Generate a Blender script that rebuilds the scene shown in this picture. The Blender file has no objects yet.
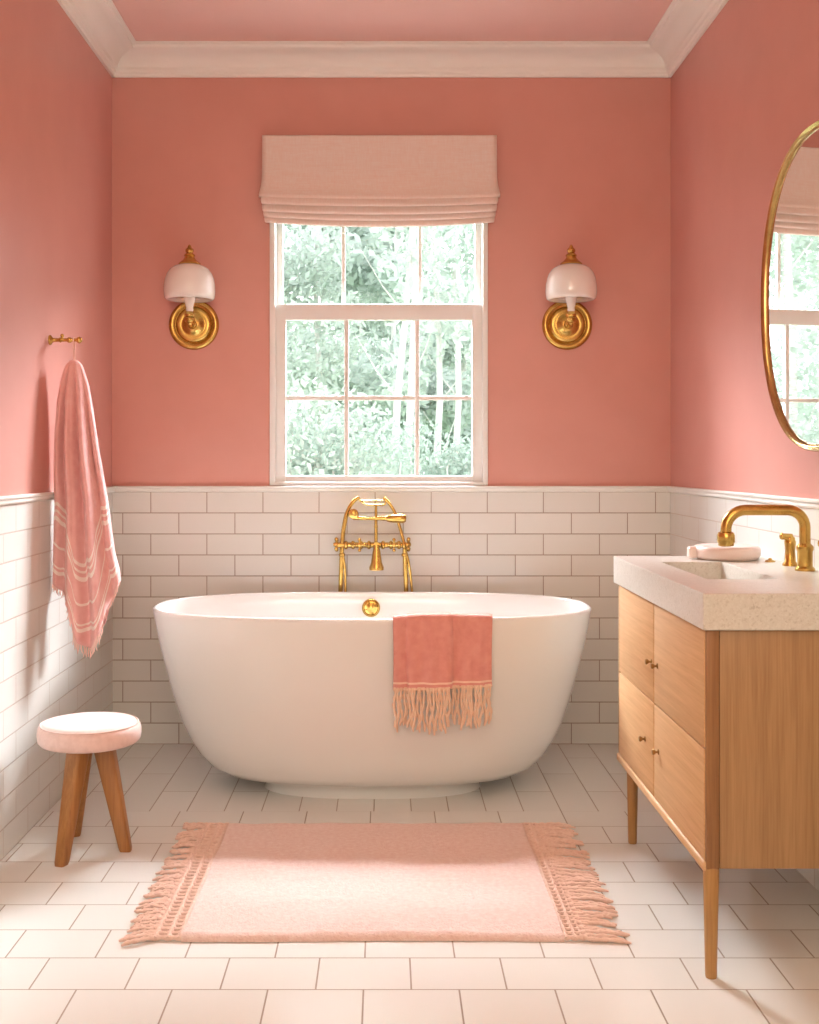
import bpy, bmesh, math, random
from mathutils import Vector, Matrix
random.seed(7)
S = bpy.context.scene
col = S.collection
PI = math.pi

# ---------------------------------------------------------------- camera frame
F, CX, CY, EYE = 1140.0, 385.0, 460.0, 1.107
def X(px, d): return (px - CX) * d / F
def Z(py, d): return EYE - (py - CY) * d / F
D = 4.446          # back wall
XL, XR = -1.065, 1.115
H = 2.697
YF = -1.3          # wall behind the camera

# ---------------------------------------------------------------- materials
def new_mat(name):
    m = bpy.data.materials.new(name); m.use_nodes = True
    nt = m.node_tree
    return m, nt, nt.nodes['Principled BSDF']
def N(nt, t, **kw):
    n = nt.nodes.new(t)
    for k, v in kw.items():
        if k in n.inputs.keys(): n.inputs[k].default_value = v
        else: setattr(n, k, v)
    return n
def L(nt, a, b): nt.links.new(a, b)
def c4(c): return (c[0], c[1], c[2], 1)
def srgb(r, g, b):
    f = lambda v: ((v/255+.055)/1.055)**2.4 if v/255 > .04045 else v/255/12.92
    return (f(r), f(g), f(b))

def noise_mat(name, c1, c2, scale=30, stretch=(1,1,1), rough=.5, bump=.1, bscale=None, metallic=0, sheen=0, spec=.5, coat=0, bdist=.002, detail=4, lo=.35, hi=.65):
    m, nt, b = new_mat(name)
    tc = N(nt, 'ShaderNodeTexCoord'); mp = N(nt, 'ShaderNodeMapping'); mp.inputs['Scale'].default_value = stretch
    L(nt, tc.outputs['Object'], mp.inputs['Vector'])
    n = N(nt, 'ShaderNodeTexNoise', Scale=scale, Detail=detail)
    L(nt, mp.outputs[0], n.inputs['Vector'])
    r = N(nt, 'ShaderNodeValToRGB')
    r.color_ramp.elements[0].position = lo; r.color_ramp.elements[1].position = hi
    r.color_ramp.elements[0].color = c4(c1); r.color_ramp.elements[1].color = c4(c2)
    L(nt, n.outputs['Fac'], r.inputs['Fac']); L(nt, r.outputs[0], b.inputs['Base Color'])
    b.inputs['Roughness'].default_value = rough; b.inputs['Metallic'].default_value = metallic
    b.inputs['Specular IOR Level'].default_value = spec
    b.inputs['Coat Weight'].default_value = coat
    if sheen:
        b.inputs['Sheen Weight'].default_value = sheen; b.inputs['Sheen Roughness'].default_value = .5
    if bump:
        n2 = N(nt, 'ShaderNodeTexNoise', Scale=bscale or scale*2, Detail=3)
        L(nt, mp.outputs[0], n2.inputs['Vector'])
        bp = N(nt, 'ShaderNodeBump', Strength=bump, Distance=bdist)
        L(nt, n2.outputs['Fac'], bp.inputs['Height']); L(nt, bp.outputs[0], b.inputs['Normal'])
    return m

PAINT = noise_mat('wall_paint', (.64,.29,.24), (.66,.305,.255), 6, rough=.42, bump=.06, bscale=60, spec=.5, bdist=.001)
CEILP = noise_mat('ceiling_paint', (.83,.54,.49), (.85,.555,.505), 5, rough=.6, bump=.04, bscale=60)
TRIMW = noise_mat('trim_white', (.90,.885,.84), (.91,.895,.85), 8, rough=.45, bump=0)
SASHW = noise_mat('sash_white', (.88,.87,.85), (.9,.89,.87), 8, rough=.4, bump=0)
BRASS = noise_mat('aged_brass', (.50,.31,.08), (.64,.42,.12), 30, rough=.27, bump=.05, metallic=1)
DBRASS = noise_mat('mirror_brass', (.46,.32,.13), (.56,.40,.17), 30, rough=.22, bump=.03, metallic=1)
ENAMEL = noise_mat('tub_enamel', (.86,.855,.84), (.87,.865,.85), 3, rough=.13, bump=0, coat=.5)
OPAL = noise_mat('opal_glass', (.92,.89,.86), (.93,.90,.87), 5, rough=.12, bump=0, coat=.5)
PORC = noise_mat('porcelain', (.88,.80,.74), (.9,.82,.76), 5, rough=.2, bump=0)
STOOLF = noise_mat('seat_velvet', (.76,.53,.48), (.82,.59,.54), 60, rough=.85, bump=.2, sheen=.3)
SOAPM = noise_mat('pale_pink_stone', (.83,.66,.60), (.86,.70,.64), 25, rough=.35, bump=.05)
GAPM = noise_mat('gap_shade', (.10,.045,.02), (.14,.06,.03), 20, rough=.8, bump=0)  # dark carcass colour stands in for shade in the door gaps
PULL = noise_mat('old_brass', (.30,.17,.06), (.42,.25,.09), 30, rough=.3, bump=0, metallic=1)

def wood(name, c1, c2, axis='z', rough=.45, scale=1.0):
    m, nt, b = new_mat(name)
    tc = N(nt, 'ShaderNodeTexCoord'); mp = N(nt, 'ShaderNodeMapping')
    st = {'z': (60,60,2.2), 'y': (60,2.2,60), 'x': (2.2,60,60)}[axis]
    mp.inputs['Scale'].default_value = tuple(s*scale for s in st)
    L(nt, tc.outputs['Object'], mp.inputs['Vector'])
    n = N(nt, 'ShaderNodeTexNoise', Scale=1.0, Detail=6, Distortion=.4); L(nt, mp.outputs[0], n.inputs['Vector'])
    n2 = N(nt, 'ShaderNodeTexNoise', Scale=4.0, Detail=3); L(nt, mp.outputs[0], n2.inputs['Vector'])
    mx = N(nt, 'ShaderNodeMath', operation='MULTIPLY_ADD'); mx.inputs[1].default_value = .45
    L(nt, n2.outputs['Fac'], mx.inputs[0]); 
    m2 = N(nt, 'ShaderNodeMath', operation='MULTIPLY'); m2.inputs[1].default_value = .6
    L(nt, n.outputs['Fac'], m2.inputs[0]); L(nt, m2.outputs[0], mx.inputs[2])
    r = N(nt, 'ShaderNodeValToRGB'); r.color_ramp.elements[0].position = .36; r.color_ramp.elements[1].position = .68
    r.color_ramp.elements[0].color = c4(c1); r.color_ramp.elements[1].color = c4(c2)
    L(nt, mx.outputs[0], r.inputs['Fac']); L(nt, r.outputs[0], b.inputs['Base Color'])
    b.inputs['Roughness'].default_value = rough
    bp = N(nt, 'ShaderNodeBump', Strength=.12, Distance=.001)
    L(nt, mx.outputs[0], bp.inputs['Height']); L(nt, bp.outputs[0], b.inputs['Normal'])
    return m
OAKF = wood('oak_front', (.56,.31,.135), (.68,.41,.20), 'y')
OAKS = wood('oak_side_shaded', (.32,.17,.07), (.43,.245,.11), 'z')  # same oak as the front, shade of the end put into the colour
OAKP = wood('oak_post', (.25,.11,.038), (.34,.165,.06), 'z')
LEGW = wood('leg_oak', (.38,.19,.06), (.52,.28,.095), 'z', rough=.4)
STLW = wood('stool_walnut', (.30,.125,.035), (.43,.195,.06), 'z', rough=.38)

def tile_mat(name, uaxis, tw, rh, off_u, off_v, c1, c2, grout, rough=.16, mortar=.0022, floor=False):
    m, nt, b = new_mat(name)
    tc = N(nt, 'ShaderNodeTexCoord'); sx = N(nt, 'ShaderNodeSeparateXYZ'); L(nt, tc.outputs['Object'], sx.inputs[0])
    def brick(u, v, ou, ov, w, h, ms, offset=.5):
        cb = N(nt, 'ShaderNodeCombineXYZ')
        a = N(nt, 'ShaderNodeMath', operation='ADD'); a.inputs[1].default_value = ou; L(nt, sx.outputs[u], a.inputs[0]); L(nt, a.outputs[0], cb.inputs[0])
        a = N(nt, 'ShaderNodeMath', operation='ADD'); a.inputs[1].default_value = ov; L(nt, sx.outputs[v], a.inputs[0]); L(nt, a.outputs[0], cb.inputs[1])
        k = N(nt, 'ShaderNodeTexBrick'); k.offset = offset; k.offset_frequency = 2; k.squash = 1
        k.inputs['Scale'].default_value = 1; k.inputs['Mortar Size'].default_value = ms; k.inputs['Mortar Smooth'].default_value = .3
        k.inputs['Bias'].default_value = 0; k.inputs['Brick Width'].default_value = w; k.inputs['Row Height'].default_value = h
        k.inputs['Color1'].default_value = c4(c1); k.inputs['Color2'].default_value = c4(c2); k.inputs['Mortar'].default_value = c4(grout)
        L(nt, cb.outputs[0], k.inputs['Vector']); return k
    if not floor:
        k = brick(uaxis, 2, off_u, off_v, tw, rh, mortar); colr, fac = k.outputs['Color'], k.outputs['Fac']
    else:
        k1 = brick(0, 1, off_u, off_v, tw, rh, mortar)
        k2 = brick(1, 0, -3.591, 10*.118+.035, .43, .118, mortar)
        gt = N(nt, 'ShaderNodeMath', operation='GREATER_THAN'); gt.inputs[1].default_value = 3.592; L(nt, sx.outputs[1], gt.inputs[0])
        mc = N(nt, 'ShaderNodeMix'); mc.data_type = 'RGBA'; L(nt, gt.outputs[0], mc.inputs[0])
        L(nt, k1.outputs['Color'], mc.inputs[6]); L(nt, k2.outputs['Color'], mc.inputs[7])
        mf = N(nt, 'ShaderNodeMix'); mf.data_type = 'FLOAT'; L(nt, gt.outputs[0], mf.inputs[0])
        L(nt, k1.outputs['Fac'], mf.inputs[2]); L(nt, k2.outputs['Fac'], mf.inputs[3])
        colr, fac = mc.outputs[2], mf.outputs[0]
    L(nt, colr, b.inputs['Base Color'])
    inv = N(nt, 'ShaderNodeMath', operation='SUBTRACT'); inv.inputs[0].default_value = 1; L(nt, fac, inv.inputs[1])
    wv = N(nt, 'ShaderNodeTexNoise', Scale=9, Detail=2); L(nt, tc.outputs['Object'], wv.inputs['Vector'])
    ad = N(nt, 'ShaderNodeMath', operation='MULTIPLY_ADD'); ad.inputs[1].default_value = .25; L(nt, wv.outputs['Fac'], ad.inputs[0]); L(nt, inv.outputs[0], ad.inputs[2])
    bp = N(nt, 'ShaderNodeBump', Strength=.6, Distance=.0015); L(nt, ad.outputs[0], bp.inputs['Height']); L(nt, bp.outputs[0], b.inputs['Normal'])
    rr = N(nt, 'ShaderNodeMapRange'); rr.inputs[3].default_value = rough; rr.inputs[4].default_value = .75
    L(nt, fac, rr.inputs[0]); L(nt, rr.outputs[0], b.inputs['Roughness'])
    return m
TW, RH = .2185, .0819
GROUT = (.42,.33,.27)
tx0 = X(151, D)        # a joint of the topmost row
# rows: row 0 starts at z = 0 ; topmost row (11) is odd -> offset .5
TILEB = tile_mat('subway_tile_back', 0, TW, RH, -tx0 + TW*20, RH*20, (.79,.77,.725), (.82,.80,.755), GROUT)
TILES = tile_mat('subway_tile_side', 1, TW, RH, TW*20, RH*20, (.79,.775,.74), (.82,.805,.77), (.50,.43,.38))
FLOORM = tile_mat('floor_tile', 0, .20, .1515, .045 + 20*.20, -3.595 + .1515*60, (.78,.765,.735), (.82,.805,.775), (.36,.30,.25), rough=.2, mortar=.0022, floor=True)

def stone():
    m, nt, b = new_mat('speckled_stone')
    tc = N(nt, 'ShaderNodeTexCoord')
    v = N(nt, 'ShaderNodeTexVoronoi', Scale=260); L(nt, tc.outputs['Object'], v.inputs['Vector'])
    n = N(nt, 'ShaderNodeTexNoise', Scale=90, Detail=5); L(nt, tc.outputs['Object'], n.inputs['Vector'])
    r = N(nt, 'ShaderNodeValToRGB'); e = r.color_ramp.elements
    e[0].position = .0; e[0].color = (.42,.37,.30,1); e[1].position = 1; e[1].color = (.72,.69,.63,1)
    k = e.new(.32); k.color = (.64,.60,.53,1)
    sp = N(nt, 'ShaderNodeSeparateColor'); L(nt, v.outputs['Color'], sp.inputs[0])
    mm = N(nt, 'ShaderNodeMath', operation='MULTIPLY_ADD'); mm.inputs[1].default_value = .6
    m3 = N(nt, 'ShaderNodeMath', operation='MULTIPLY'); m3.inputs[1].default_value = .5; L(nt, n.outputs['Fac'], m3.inputs[0])
    L(nt, sp.outputs[0], mm.inputs[0]); L(nt, m3.outputs[0], mm.inputs[2]); L(nt, mm.outputs[0], r.inputs[0])
    L(nt, r.outputs[0], b.inputs['Base Color']); b.inputs['Roughness'].default_value = .28
    return m
STONE = stone()

def cloth(name, base, dark, stripe=None, bands=(), wscale=350, bump=.5, sheen=.35, nscale=40):
    """woven cloth; stripe bands run at fixed distances (metres) from the hem, stored in the UV map"""
    m, nt, b = new_mat(name)
    tc = N(nt, 'ShaderNodeTexCoord')
    n = N(nt, 'ShaderNodeTexNoise', Scale=nscale, Detail=5); L(nt, tc.outputs['Object'], n.inputs['Vector'])
    r = N(nt, 'ShaderNodeValToRGB'); r.color_ramp.elements[0].position = .3; r.color_ramp.elements[1].position = .7
    r.color_ramp.elements[0].color = c4(dark); r.color_ramp.elements[1].color = c4(base); L(nt, n.outputs['Fac'], r.inputs[0])
    out = r.outputs[0]
    if stripe:
        s = N(nt, 'ShaderNodeSeparateXYZ'); L(nt, tc.outputs['UV'], s.inputs[0])
        for (c, w) in bands:
            a = N(nt, 'ShaderNodeMath', operation='COMPARE'); a.inputs[1].default_value = c; a.inputs[2].default_value = w
            L(nt, s.outputs[1], a.inputs[0])
            mx = N(nt, 'ShaderNodeMix'); mx.data_type = 'RGBA'; L(nt, a.outputs[0], mx.inputs[0]); L(nt, out, mx.inputs[6]); mx.inputs[7].default_value = c4(stripe)
            out = mx.outputs[2]
    L(nt, out, b.inputs['Base Color']); b.inputs['Roughness'].default_value = .95
    b.inputs['Specular IOR Level'].default_value = .15
    b.inputs['Sheen Weight'].default_value = sheen; b.inputs['Sheen Roughness'].default_value = .45
    b.inputs['Sheen Tint'].default_value = (1,.9,.86,1)
    n2 = N(nt, 'ShaderNodeTexNoise', Scale=wscale, Detail=2); L(nt, tc.outputs['Object'], n2.inputs['Vector'])
    bp = N(nt, 'ShaderNodeBump', Strength=bump, Distance=.003); L(nt, n2.outputs['Fac'], bp.inputs['Height']); L(nt, bp.outputs[0], b.inputs['Normal'])
    return m
TOWEL1 = cloth('towel_pink', (.88,.52,.50), (.82,.43,.42), (.95,.80,.75), ((.045,.006),(.062,.003),(.125,.004),(.205,.007),(.228,.004),(.25,.006)))
TOWEL1F = cloth('towel_edge', (.90,.62,.56), (.86,.56,.5))
TOWEL2 = cloth('towel_rose', (.80,.37,.32), (.73,.30,.26), (.93,.66,.55), ((.017,.0030),))
FRINGE2 = cloth('fringe_peach', (.94,.70,.55), (.86,.58,.43), wscale=500)
RUGM = cloth('rug_pile', (.88,.69,.64), (.80,.57,.52), wscale=190, bump=1.0, nscale=75, sheen=.2)
RUGF = cloth('rug_fringe', (.90,.67,.58), (.80,.54,.45), wscale=400, nscale=90, sheen=.2)

def linen():
    m, nt, b = new_mat('blind_linen')
    tc = N(nt, 'ShaderNodeTexCoord'); mp = N(nt, 'ShaderNodeMapping'); mp.inputs['Scale'].default_value = (190,190,22)
    L(nt, tc.outputs['Object'], mp.inputs[0])
    n = N(nt, 'ShaderNodeTexNoise', Scale=1, Detail=3); L(nt, mp.outputs[0], n.inputs['Vector'])
    mp2 = N(nt, 'ShaderNodeMapping'); mp2.inputs['Scale'].default_value = (22,22,230); L(nt, tc.outputs['Object'], mp2.inputs[0])
    n2 = N(nt, 'ShaderNodeTexNoise', Scale=1, Detail=3); L(nt, mp2.outputs[0], n2.inputs['Vector'])
    ad = N(nt, 'ShaderNodeMath', operation='ADD'); L(nt, n.outputs['Fac'], ad.inputs[0]); L(nt, n2.outputs['Fac'], ad.inputs[1])
    r = N(nt, 'ShaderNodeMapRange'); r.inputs[1].default_value = .6; r.inputs[2].default_value = 1.4; L(nt, ad.outputs[0], r.inputs[0])
    cr = N(nt, 'ShaderNodeValToRGB'); cr.color_ramp.elements[0].color = (.93,.74,.66,1); cr.color_ramp.elements[1].color = (.97,.86,.80,1)
    L(nt, r.outputs[0], cr.inputs[0])
    df = N(nt, 'ShaderNodeBsdfDiffuse'); tr = N(nt, 'ShaderNodeBsdfTranslucent'); ms = N(nt, 'ShaderNodeMixShader'); ms.inputs[0].default_value = .15
    L(nt, cr.outputs[0], df.inputs[0]); L(nt, cr.outputs[0], tr.inputs[0]); L(nt, df.outputs[0], ms.inputs[1]); L(nt, tr.outputs[0], ms.inputs[2])
    bp = N(nt, 'ShaderNodeBump', Strength=.3, Distance=.001); L(nt, ad.outputs[0], bp.inputs['Height']); L(nt, bp.outputs[0], df.inputs['Normal'])
    L(nt, ms.outputs[0], nt.nodes['Material Output'].inputs[0])
    return m
LINEN = linen()
def glass():
    m, nt, b = new_mat('window_glass')
    lw = N(nt, 'ShaderNodeLayerWeight', Blend=.5); pw = N(nt, 'ShaderNodeMath', operation='POWER'); pw.inputs[1].default_value = 5; L(nt, lw.outputs['Facing'], pw.inputs[0]); fr = N(nt, 'ShaderNodeMath', operation='MULTIPLY_ADD'); fr.inputs[1].default_value = .6; fr.inputs[2].default_value = .004; L(nt, pw.outputs[0], fr.inputs[0]); t = N(nt, 'ShaderNodeBsdfTransparent'); g = N(nt, 'ShaderNodeBsdfGlossy', Roughness=.0)
    ms = N(nt, 'ShaderNodeMixShader'); L(nt, fr.outputs[0], ms.inputs[0]); L(nt, t.outputs[0], ms.inputs[1]); L(nt, g.outputs[0], ms.inputs[2])
    L(nt, ms.outputs[0], nt.nodes['Material Output'].inputs[0]); return m
GLASS = glass()
def silver():
    m, nt, b = new_mat('mirror_silver'); b.inputs['Base Color'].default_value = (.92,.95,.93,1)
    b.inputs['Metallic'].default_value = 1; b.inputs['Roughness'].default_value = .01; return m
SILVER = silver()
def leafm(name, c):
    m, nt, b = new_mat(name)
    oi = N(nt, 'ShaderNodeNewGeometry'); hs = N(nt, 'ShaderNodeHueSaturation', Color=c4(c))
    mr = N(nt, 'ShaderNodeMapRange'); mr.inputs[3].default_value = .75; mr.inputs[4].default_value = 1.2
    L(nt, oi.outputs['Random Per Island'], mr.inputs[0]); L(nt, mr.outputs[0], hs.inputs['Value'])
    df = N(nt, 'ShaderNodeBsdfDiffuse'); tr = N(nt, 'ShaderNodeBsdfTranslucent'); ms = N(nt, 'ShaderNodeMixShader'); ms.inputs[0].default_value = .5
    L(nt, hs.outputs[0], df.inputs[0]); L(nt, hs.outputs[0], tr.inputs[0]); L(nt, df.outputs[0], ms.inputs[1]); L(nt, tr.outputs[0], ms.inputs[2])
    L(nt, ms.outputs[0], nt.nodes['Material Output'].inputs[0]); return m
LEAFA = leafm('haze_pale_leaf', (.55,.61,.56)); LEAFB = leafm('haze_pale_bush_leaf', (.49,.57,.51)); LEAFC = leafm('haze_pale_far_leaf', (.52,.59,.54))  # outdoor haze put into the pale leaf colours, no mist volume
BARK = noise_mat('birch_bark', (.62,.62,.60), (.42,.40,.37), 12, (1,1,6), rough=.8, bump=.3)
GRASS = noise_mat('grass', (.22,.35,.16), (.3,.42,.22), 5, rough=.9, bump=.3)
OUTW = noise_mat('outer_wall', (.7,.68,.64), (.74,.72,.68), 5, rough=.8, bump=0)

# ---------------------------------------------------------------- mesh builder
class MB:
    def __init__(s): s.bm = bmesh.new(); s.uv = None
    def box(s, a, b, bev=0, seg=2, rot=None, piv=None):
        bm = bmesh.new(); bmesh.ops.create_cube(bm, size=1)
        c = [(a[i]+b[i])/2 for i in range(3)]; d = [abs(b[i]-a[i]) for i in range(3)]
        bmesh.ops.scale(bm, vec=d, verts=bm.verts); 
        if bev: bmesh.ops.bevel(bm, geom=bm.edges[:], offset=bev, segments=seg, affect='EDGES', profile=.5)
        bmesh.ops.translate(bm, vec=c, verts=bm.verts)
        if rot: bmesh.ops.rotate(bm, cent=piv or c, matrix=rot, verts=bm.verts)
        s._merge(bm)
    def _merge(s, bm):
        me = bpy.data.meshes.new('t'); bm.to_mesh(me); bm.free(); s.bm.from_mesh(me); bpy.data.meshes.remove(me)
    def loft(s, rings, closed=True, cap0=False, cap1=False, uvf=None):
        R = [[s.bm.verts.new(p) for p in r] for r in rings]; n = len(R[0])
        if uvf and not s.uv: s.uv = s.bm.loops.layers.uv.new('UVMap')
        for i in range(len(R)-1):
            for j in range(n if closed else n-1):
                k = (j+1) % n
                f = s.bm.faces.new((R[i][j], R[i][k], R[i+1][k], R[i+1][j]))
                if uvf:
                    for l, (ii, jj) in zip(f.loops, ((i,j),(i,k),(i+1,k),(i+1,j))): l[s.uv].uv = uvf(ii, jj)
        if cap0: s.bm.faces.new(list(reversed(R[0])))
        if cap1: s.bm.faces.new(R[-1])
    def tube(s, pts, r, seg=12, cap=True):
        pts = [Vector(p) for p in pts]; rs = r if isinstance(r, (list, tuple)) else [r]*len(pts)
        rings = []; up = None
        for i, p in enumerate(pts):
            t = (pts[min(i+1, len(pts)-1)] - pts[max(i-1, 0)]).normalized()
            if up is None:
                up = Vector((0,0,1)) if abs(t.z) < .9 else Vector((0,1,0))
            a = t.cross(up)
            if a.length < 1e-4: a = t.cross(Vector((1,0,0)))
            a.normalize(); bb = a.cross(t).normalized(); up = bb
            rings.append([p + (a*math.cos(2*PI*k/seg) + bb*math.sin(2*PI*k/seg))*rs[i] for k in range(seg)])
        s.loft(rings, True, cap, cap)
    def lathe(s, prof, c=(0,0,0), axis='z', seg=40, cap0=True, cap1=True):
        rings = []
        for (r, h) in prof:
            ring = []
            for k in range(seg):
                a = 2*PI*k/seg; x, y = max(r, 1e-5)*math.cos(a), max(r, 1e-5)*math.sin(a)
                if axis == 'z': p = (x, y, h)
                elif axis == 'y': p = (x, h, y)
                else: p = (h, x, y)
                ring.append(tuple(p[i]+c[i] for i in range(3)))
            rings.append(ring)
        s.loft(rings, True, cap0, cap1)
    def sphere(s, c, r, sc=(1,1,1)):
        bm = bmesh.new(); bmesh.ops.create_uvsphere(bm, u_segments=20, v_segments=12, radius=r)
        bmesh.ops.scale(bm, vec=sc, verts=bm.verts); bmesh.ops.translate(bm, vec=c, verts=bm.verts); s._merge(bm)
    def build(s, name, mat, parent=None, smooth=True, sub=0, solid=0, angle=40, loc=None):
        bmesh.ops.recalc_face_normals(s.bm, faces=s.bm.faces[:]) if not solid else None
        me = bpy.data.meshes.new(name); s.bm.to_mesh(me); s.bm.free()
        me.materials.append(mat)
        if smooth: me.shade_smooth()
        if smooth and angle and not sub: me.set_sharp_from_angle(angle=math.radians(angle))
        o = bpy.data.objects.new(name, me); col.objects.link(o)
        if loc is not None:      # verts are in world space: move origin to loc
            me.transform(Matrix.Translation(-Vector(loc))); o.location = loc
        if parent is not None:
            o.parent = parent; o.location = o.location - parent.location if loc is not None else -Vector(parent.location)
        if solid:
            md = o.modifiers.new('Solidify', 'SOLIDIFY'); md.thickness = solid; md.offset = 0
        if sub:
            md = o.modifiers.new('Subdivision', 'SUBSURF'); md.levels = sub; md.render_levels = sub
        return o
def tag(o, label=None, cat=None, group=None, kind=None):
    if label: o['label'] = label
    if cat: o['category'] = cat
    if group: o['group'] = group
    if kind: o['kind'] = kind
    return o
def empty(name, loc, label=None, cat=None, group=None, kind=None):
    o = bpy.data.objects.new(name, None); o.location = loc; o.empty_display_size = .1; col.objects.link(o)
    return tag(o, label, cat, group, kind)
def struct(name, mb, mat, **kw):
    return tag(mb.build(name, mat, **kw), kind='structure')
def bezier(pts, n=12):
    """Catmull-Rom through pts"""
    P = [Vector(p) for p in pts]; P = [P[0]*2-P[1]] + P + [P[-1]*2-P[-2]]; out = []
    for i in range(1, len(P)-2):
        for k in range(n):
            t = k/n; a, b, c, d = P[i-1], P[i], P[i+1], P[i+2]
            out.append(.5*((2*b)+(c-a)*t+(2*a-5*b+4*c-d)*t*t+(-a+3*b-3*c+d)*t**3))
    out.append(P[-2]); return out
def copy_tree(o, parent=None):
    c = o.copy(); col.objects.link(c); c.parent = parent
    for ch in list(o.children): copy_tree(ch, c)
    return c
def interp(tab, v):
    for (a, x), (b, y) in zip(tab, tab[1:]):
        if v <= b: return x + (y-x)*max(0, (v-a))/(b-a)
    return tab[-1][1]

# ================================================================ ROOM
T = .16
m = MB(); m.box((XL-T, YF-T, -.12), (XR+T, D+T, 0)); struct('floor', m, FLOORM, smooth=False)
m = MB(); m.box((XL-T, YF-T, H), (XR+T, D+T, H+.12)); struct('ceiling', m, CEILP, smooth=False)
WZ = .983; CAPZ = 1.006
def wall_quad(m, a, b): m.box(a, b)
# side walls: painted upper wall, tiled lower wall as its child
for nm, x0, x1, xt in (('wall_left', XL-T, XL, XL+.004), ('wall_right', XR, XR+T, XR-.004)):
    m = MB(); m.box((x0, YF-T, 0), (x1, D+T, H)); w = struct(nm, m, PAINT, smooth=False)
    m = MB(); m.box((min(xt, x0 if xt < 0 else x1), YF, 0), (max(xt, x1 if xt < 0 else x0), D, WZ))
    m = MB(); m.box((xt-.004 if xt < 0 else xt, YF, 0), (xt if xt < 0 else xt+.004, D, WZ)); m.build('tiled_wainscot', TILES, w, smooth=False)
m = MB(); m.box((XL, YF-T, 0), (XR, YF, H)); w = struct('wall_front', m, TRIMW, smooth=False)
m = MB(); m.box((XL+.004, YF, 0), (XR-.004, YF+.004, WZ)); m.build('tiled_wainscot', TILEB, w, smooth=False)
# window opening
wx0, wx1 = X(269.5, D), X(488, D); wz0, wz1 = CAPZ+.004, 2.15
m = MB()
m.box((XL, D, 0), (wx0, D+T, H)); m.box((wx1, D, 0), (XR, D+T, H)); m.box((wx0, D, 0), (wx1, D+T, wz0-.004)); m.box((wx0, D, wz1), (wx1, D+T, H))
w = struct('wall_back', m, PAINT, smooth=False)
m = MB(); m.box((XL+.004, D-.004, 0), (XR-.004, D, WZ)); m.build('tiled_wainscot', TILEB, w, smooth=False)
# wainscot caps
def cap_profile(o):   # o: outward distance
    return [(0, WZ-.001), (.010, WZ-.001), (.014, WZ+.004), (.014, WZ+.012), (.020, WZ+.015), (.022, CAPZ-.003), (.019, CAPZ), (0, CAPZ)]
def run_profile(m, prof, side):
    if side == 'back':
        m.loft([[(XL+ (0), D-o, z) for o, z in prof], [(XR, D-o, z) for o, z in prof]], True, True, True)
    if side == 'left':
        m.loft([[(XL+o, YF, z) for o, z in prof], [(XL+o, D, z) for o, z in prof]], True, True, True)
    if side == 'right':
        m.loft([[(XR-o, YF, z) for o, z in prof], [(XR-o, D, z) for o, z in prof]], True, True, True)
    if side == 'front':
        m.loft([[(XL, YF+o, z) for o, z in prof], [(XR, YF+o, z) for o, z in prof]], True, True, True)
ZC = H - .099
crown = [(0, ZC), (.012, ZC), (.014, ZC+.010), (.020, ZC+.014), (.022, ZC+.024), (.028, ZC+.028)]
for k in range(9):
    a = k/8*PI/2; crown.append((.030+.062*(1-math.cos(a)), ZC+.030+.046*math.sin(a)))
crown += [(.098, H-.020), (.104, H-.017), (.106, H-.008), (.120, H-.006), (.120, H), (0, H)]
n = 1
for side in ('back', 'left', 'right', 'front'):
    m = MB(); run_profile(m, cap_profile(0), side); struct('trim_%d' % n, m, TRIMW, angle=25); n += 1
for side in ('back', 'left', 'right', 'front'):
    m = MB(); run_profile(m, crown, side); struct('trim_%d' % n, m, TRIMW, angle=25); n += 1

# ---------------------------------------------------------------- window
wn = empty('window_1', ((wx0+wx1)/2, D, wz0), kind='structure')
def frame_ring(m, x0, x1, z0, z1, wl, wr, wb, wt, y0, y1, bev=.003):
    m.box((x0, y0, z0), (x0+wl, y1, z1), bev); m.box((x1-wr, y0, z0), (x1, y1, z1), bev)
    m.box((x0+wl-.002, y0, z0), (x1-wr+.002, y1, z0+wb), bev); m.box((x0+wl-.002, y0, z1-wt), (x1-wr+.002, y1, z1), bev)
m = MB(); frame_ring(m, wx0+.001, wx1-.001, wz0-.002, wz1-.001, .022, .020, .014, .03, D-.008, D+.12)
m.build('window_frame', SASHW, wn)
# lower sash (room side), upper sash behind
yl0, yl1 = D+.012, D+.046; yu0, yu1 = D+.05, D+.08
def zz(py, d=D+.03): return Z(py, d)
lx0, lx1 = X(275.5, D), X(484, D)
gl0, gl1 = X(286, D+.015), X(472, D+.015)
s1 = MB(); zb, zt = wz0+.012, zz(304.5); frame_ring(s1, lx0, lx1, zb, zt, gl0-lx0, lx1-gl1, zz(475.5)-zb, zt-zz(320.5), yl0, yl1, .004)
s1 = s1.build('lower_sash', SASHW, wn)
gu0, gu1 = X(283, D+.05), X(475, D+.05)
s2 = MB(); frame_ring(s2, lx0, lx1, zz(316), wz1-.03, gu0-lx0, lx1-gu1, .04, .04, yu0, yu1, .004)
s2 = s2.build('upper_sash', SASHW, wn)
def muntin(mb, x0, x1, z0, z1, y0, y1): mb.box((x0, y0, z0), (x1, y1, z1), .002)
for px in (346.5, 417):
    m = MB(); c = X(px, D+.03); muntin(m, c-.0085, c+.0085, zz(477), zz(319), yl0+.006, yl1-.008); o = m.build('muntin', SASHW, s1, loc=None); o.location = (0,0,0); o.location = -Vector(wn.location) + Vector(wn.location)
m = MB(); muntin(m, gl0-.003, gl1+.003, zz(400.3), zz(396), yl0+.008, yl1-.010); o = m.build('muntin', SASHW, s1); 
for px in (343.5, 420):
    m = MB(); c = X(px, D+.06); muntin(m, c-.0075, c+.0075, zz(309), wz1-.035, yu0+.008, yu1-.006); m.build('muntin', SASHW, s2)
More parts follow.
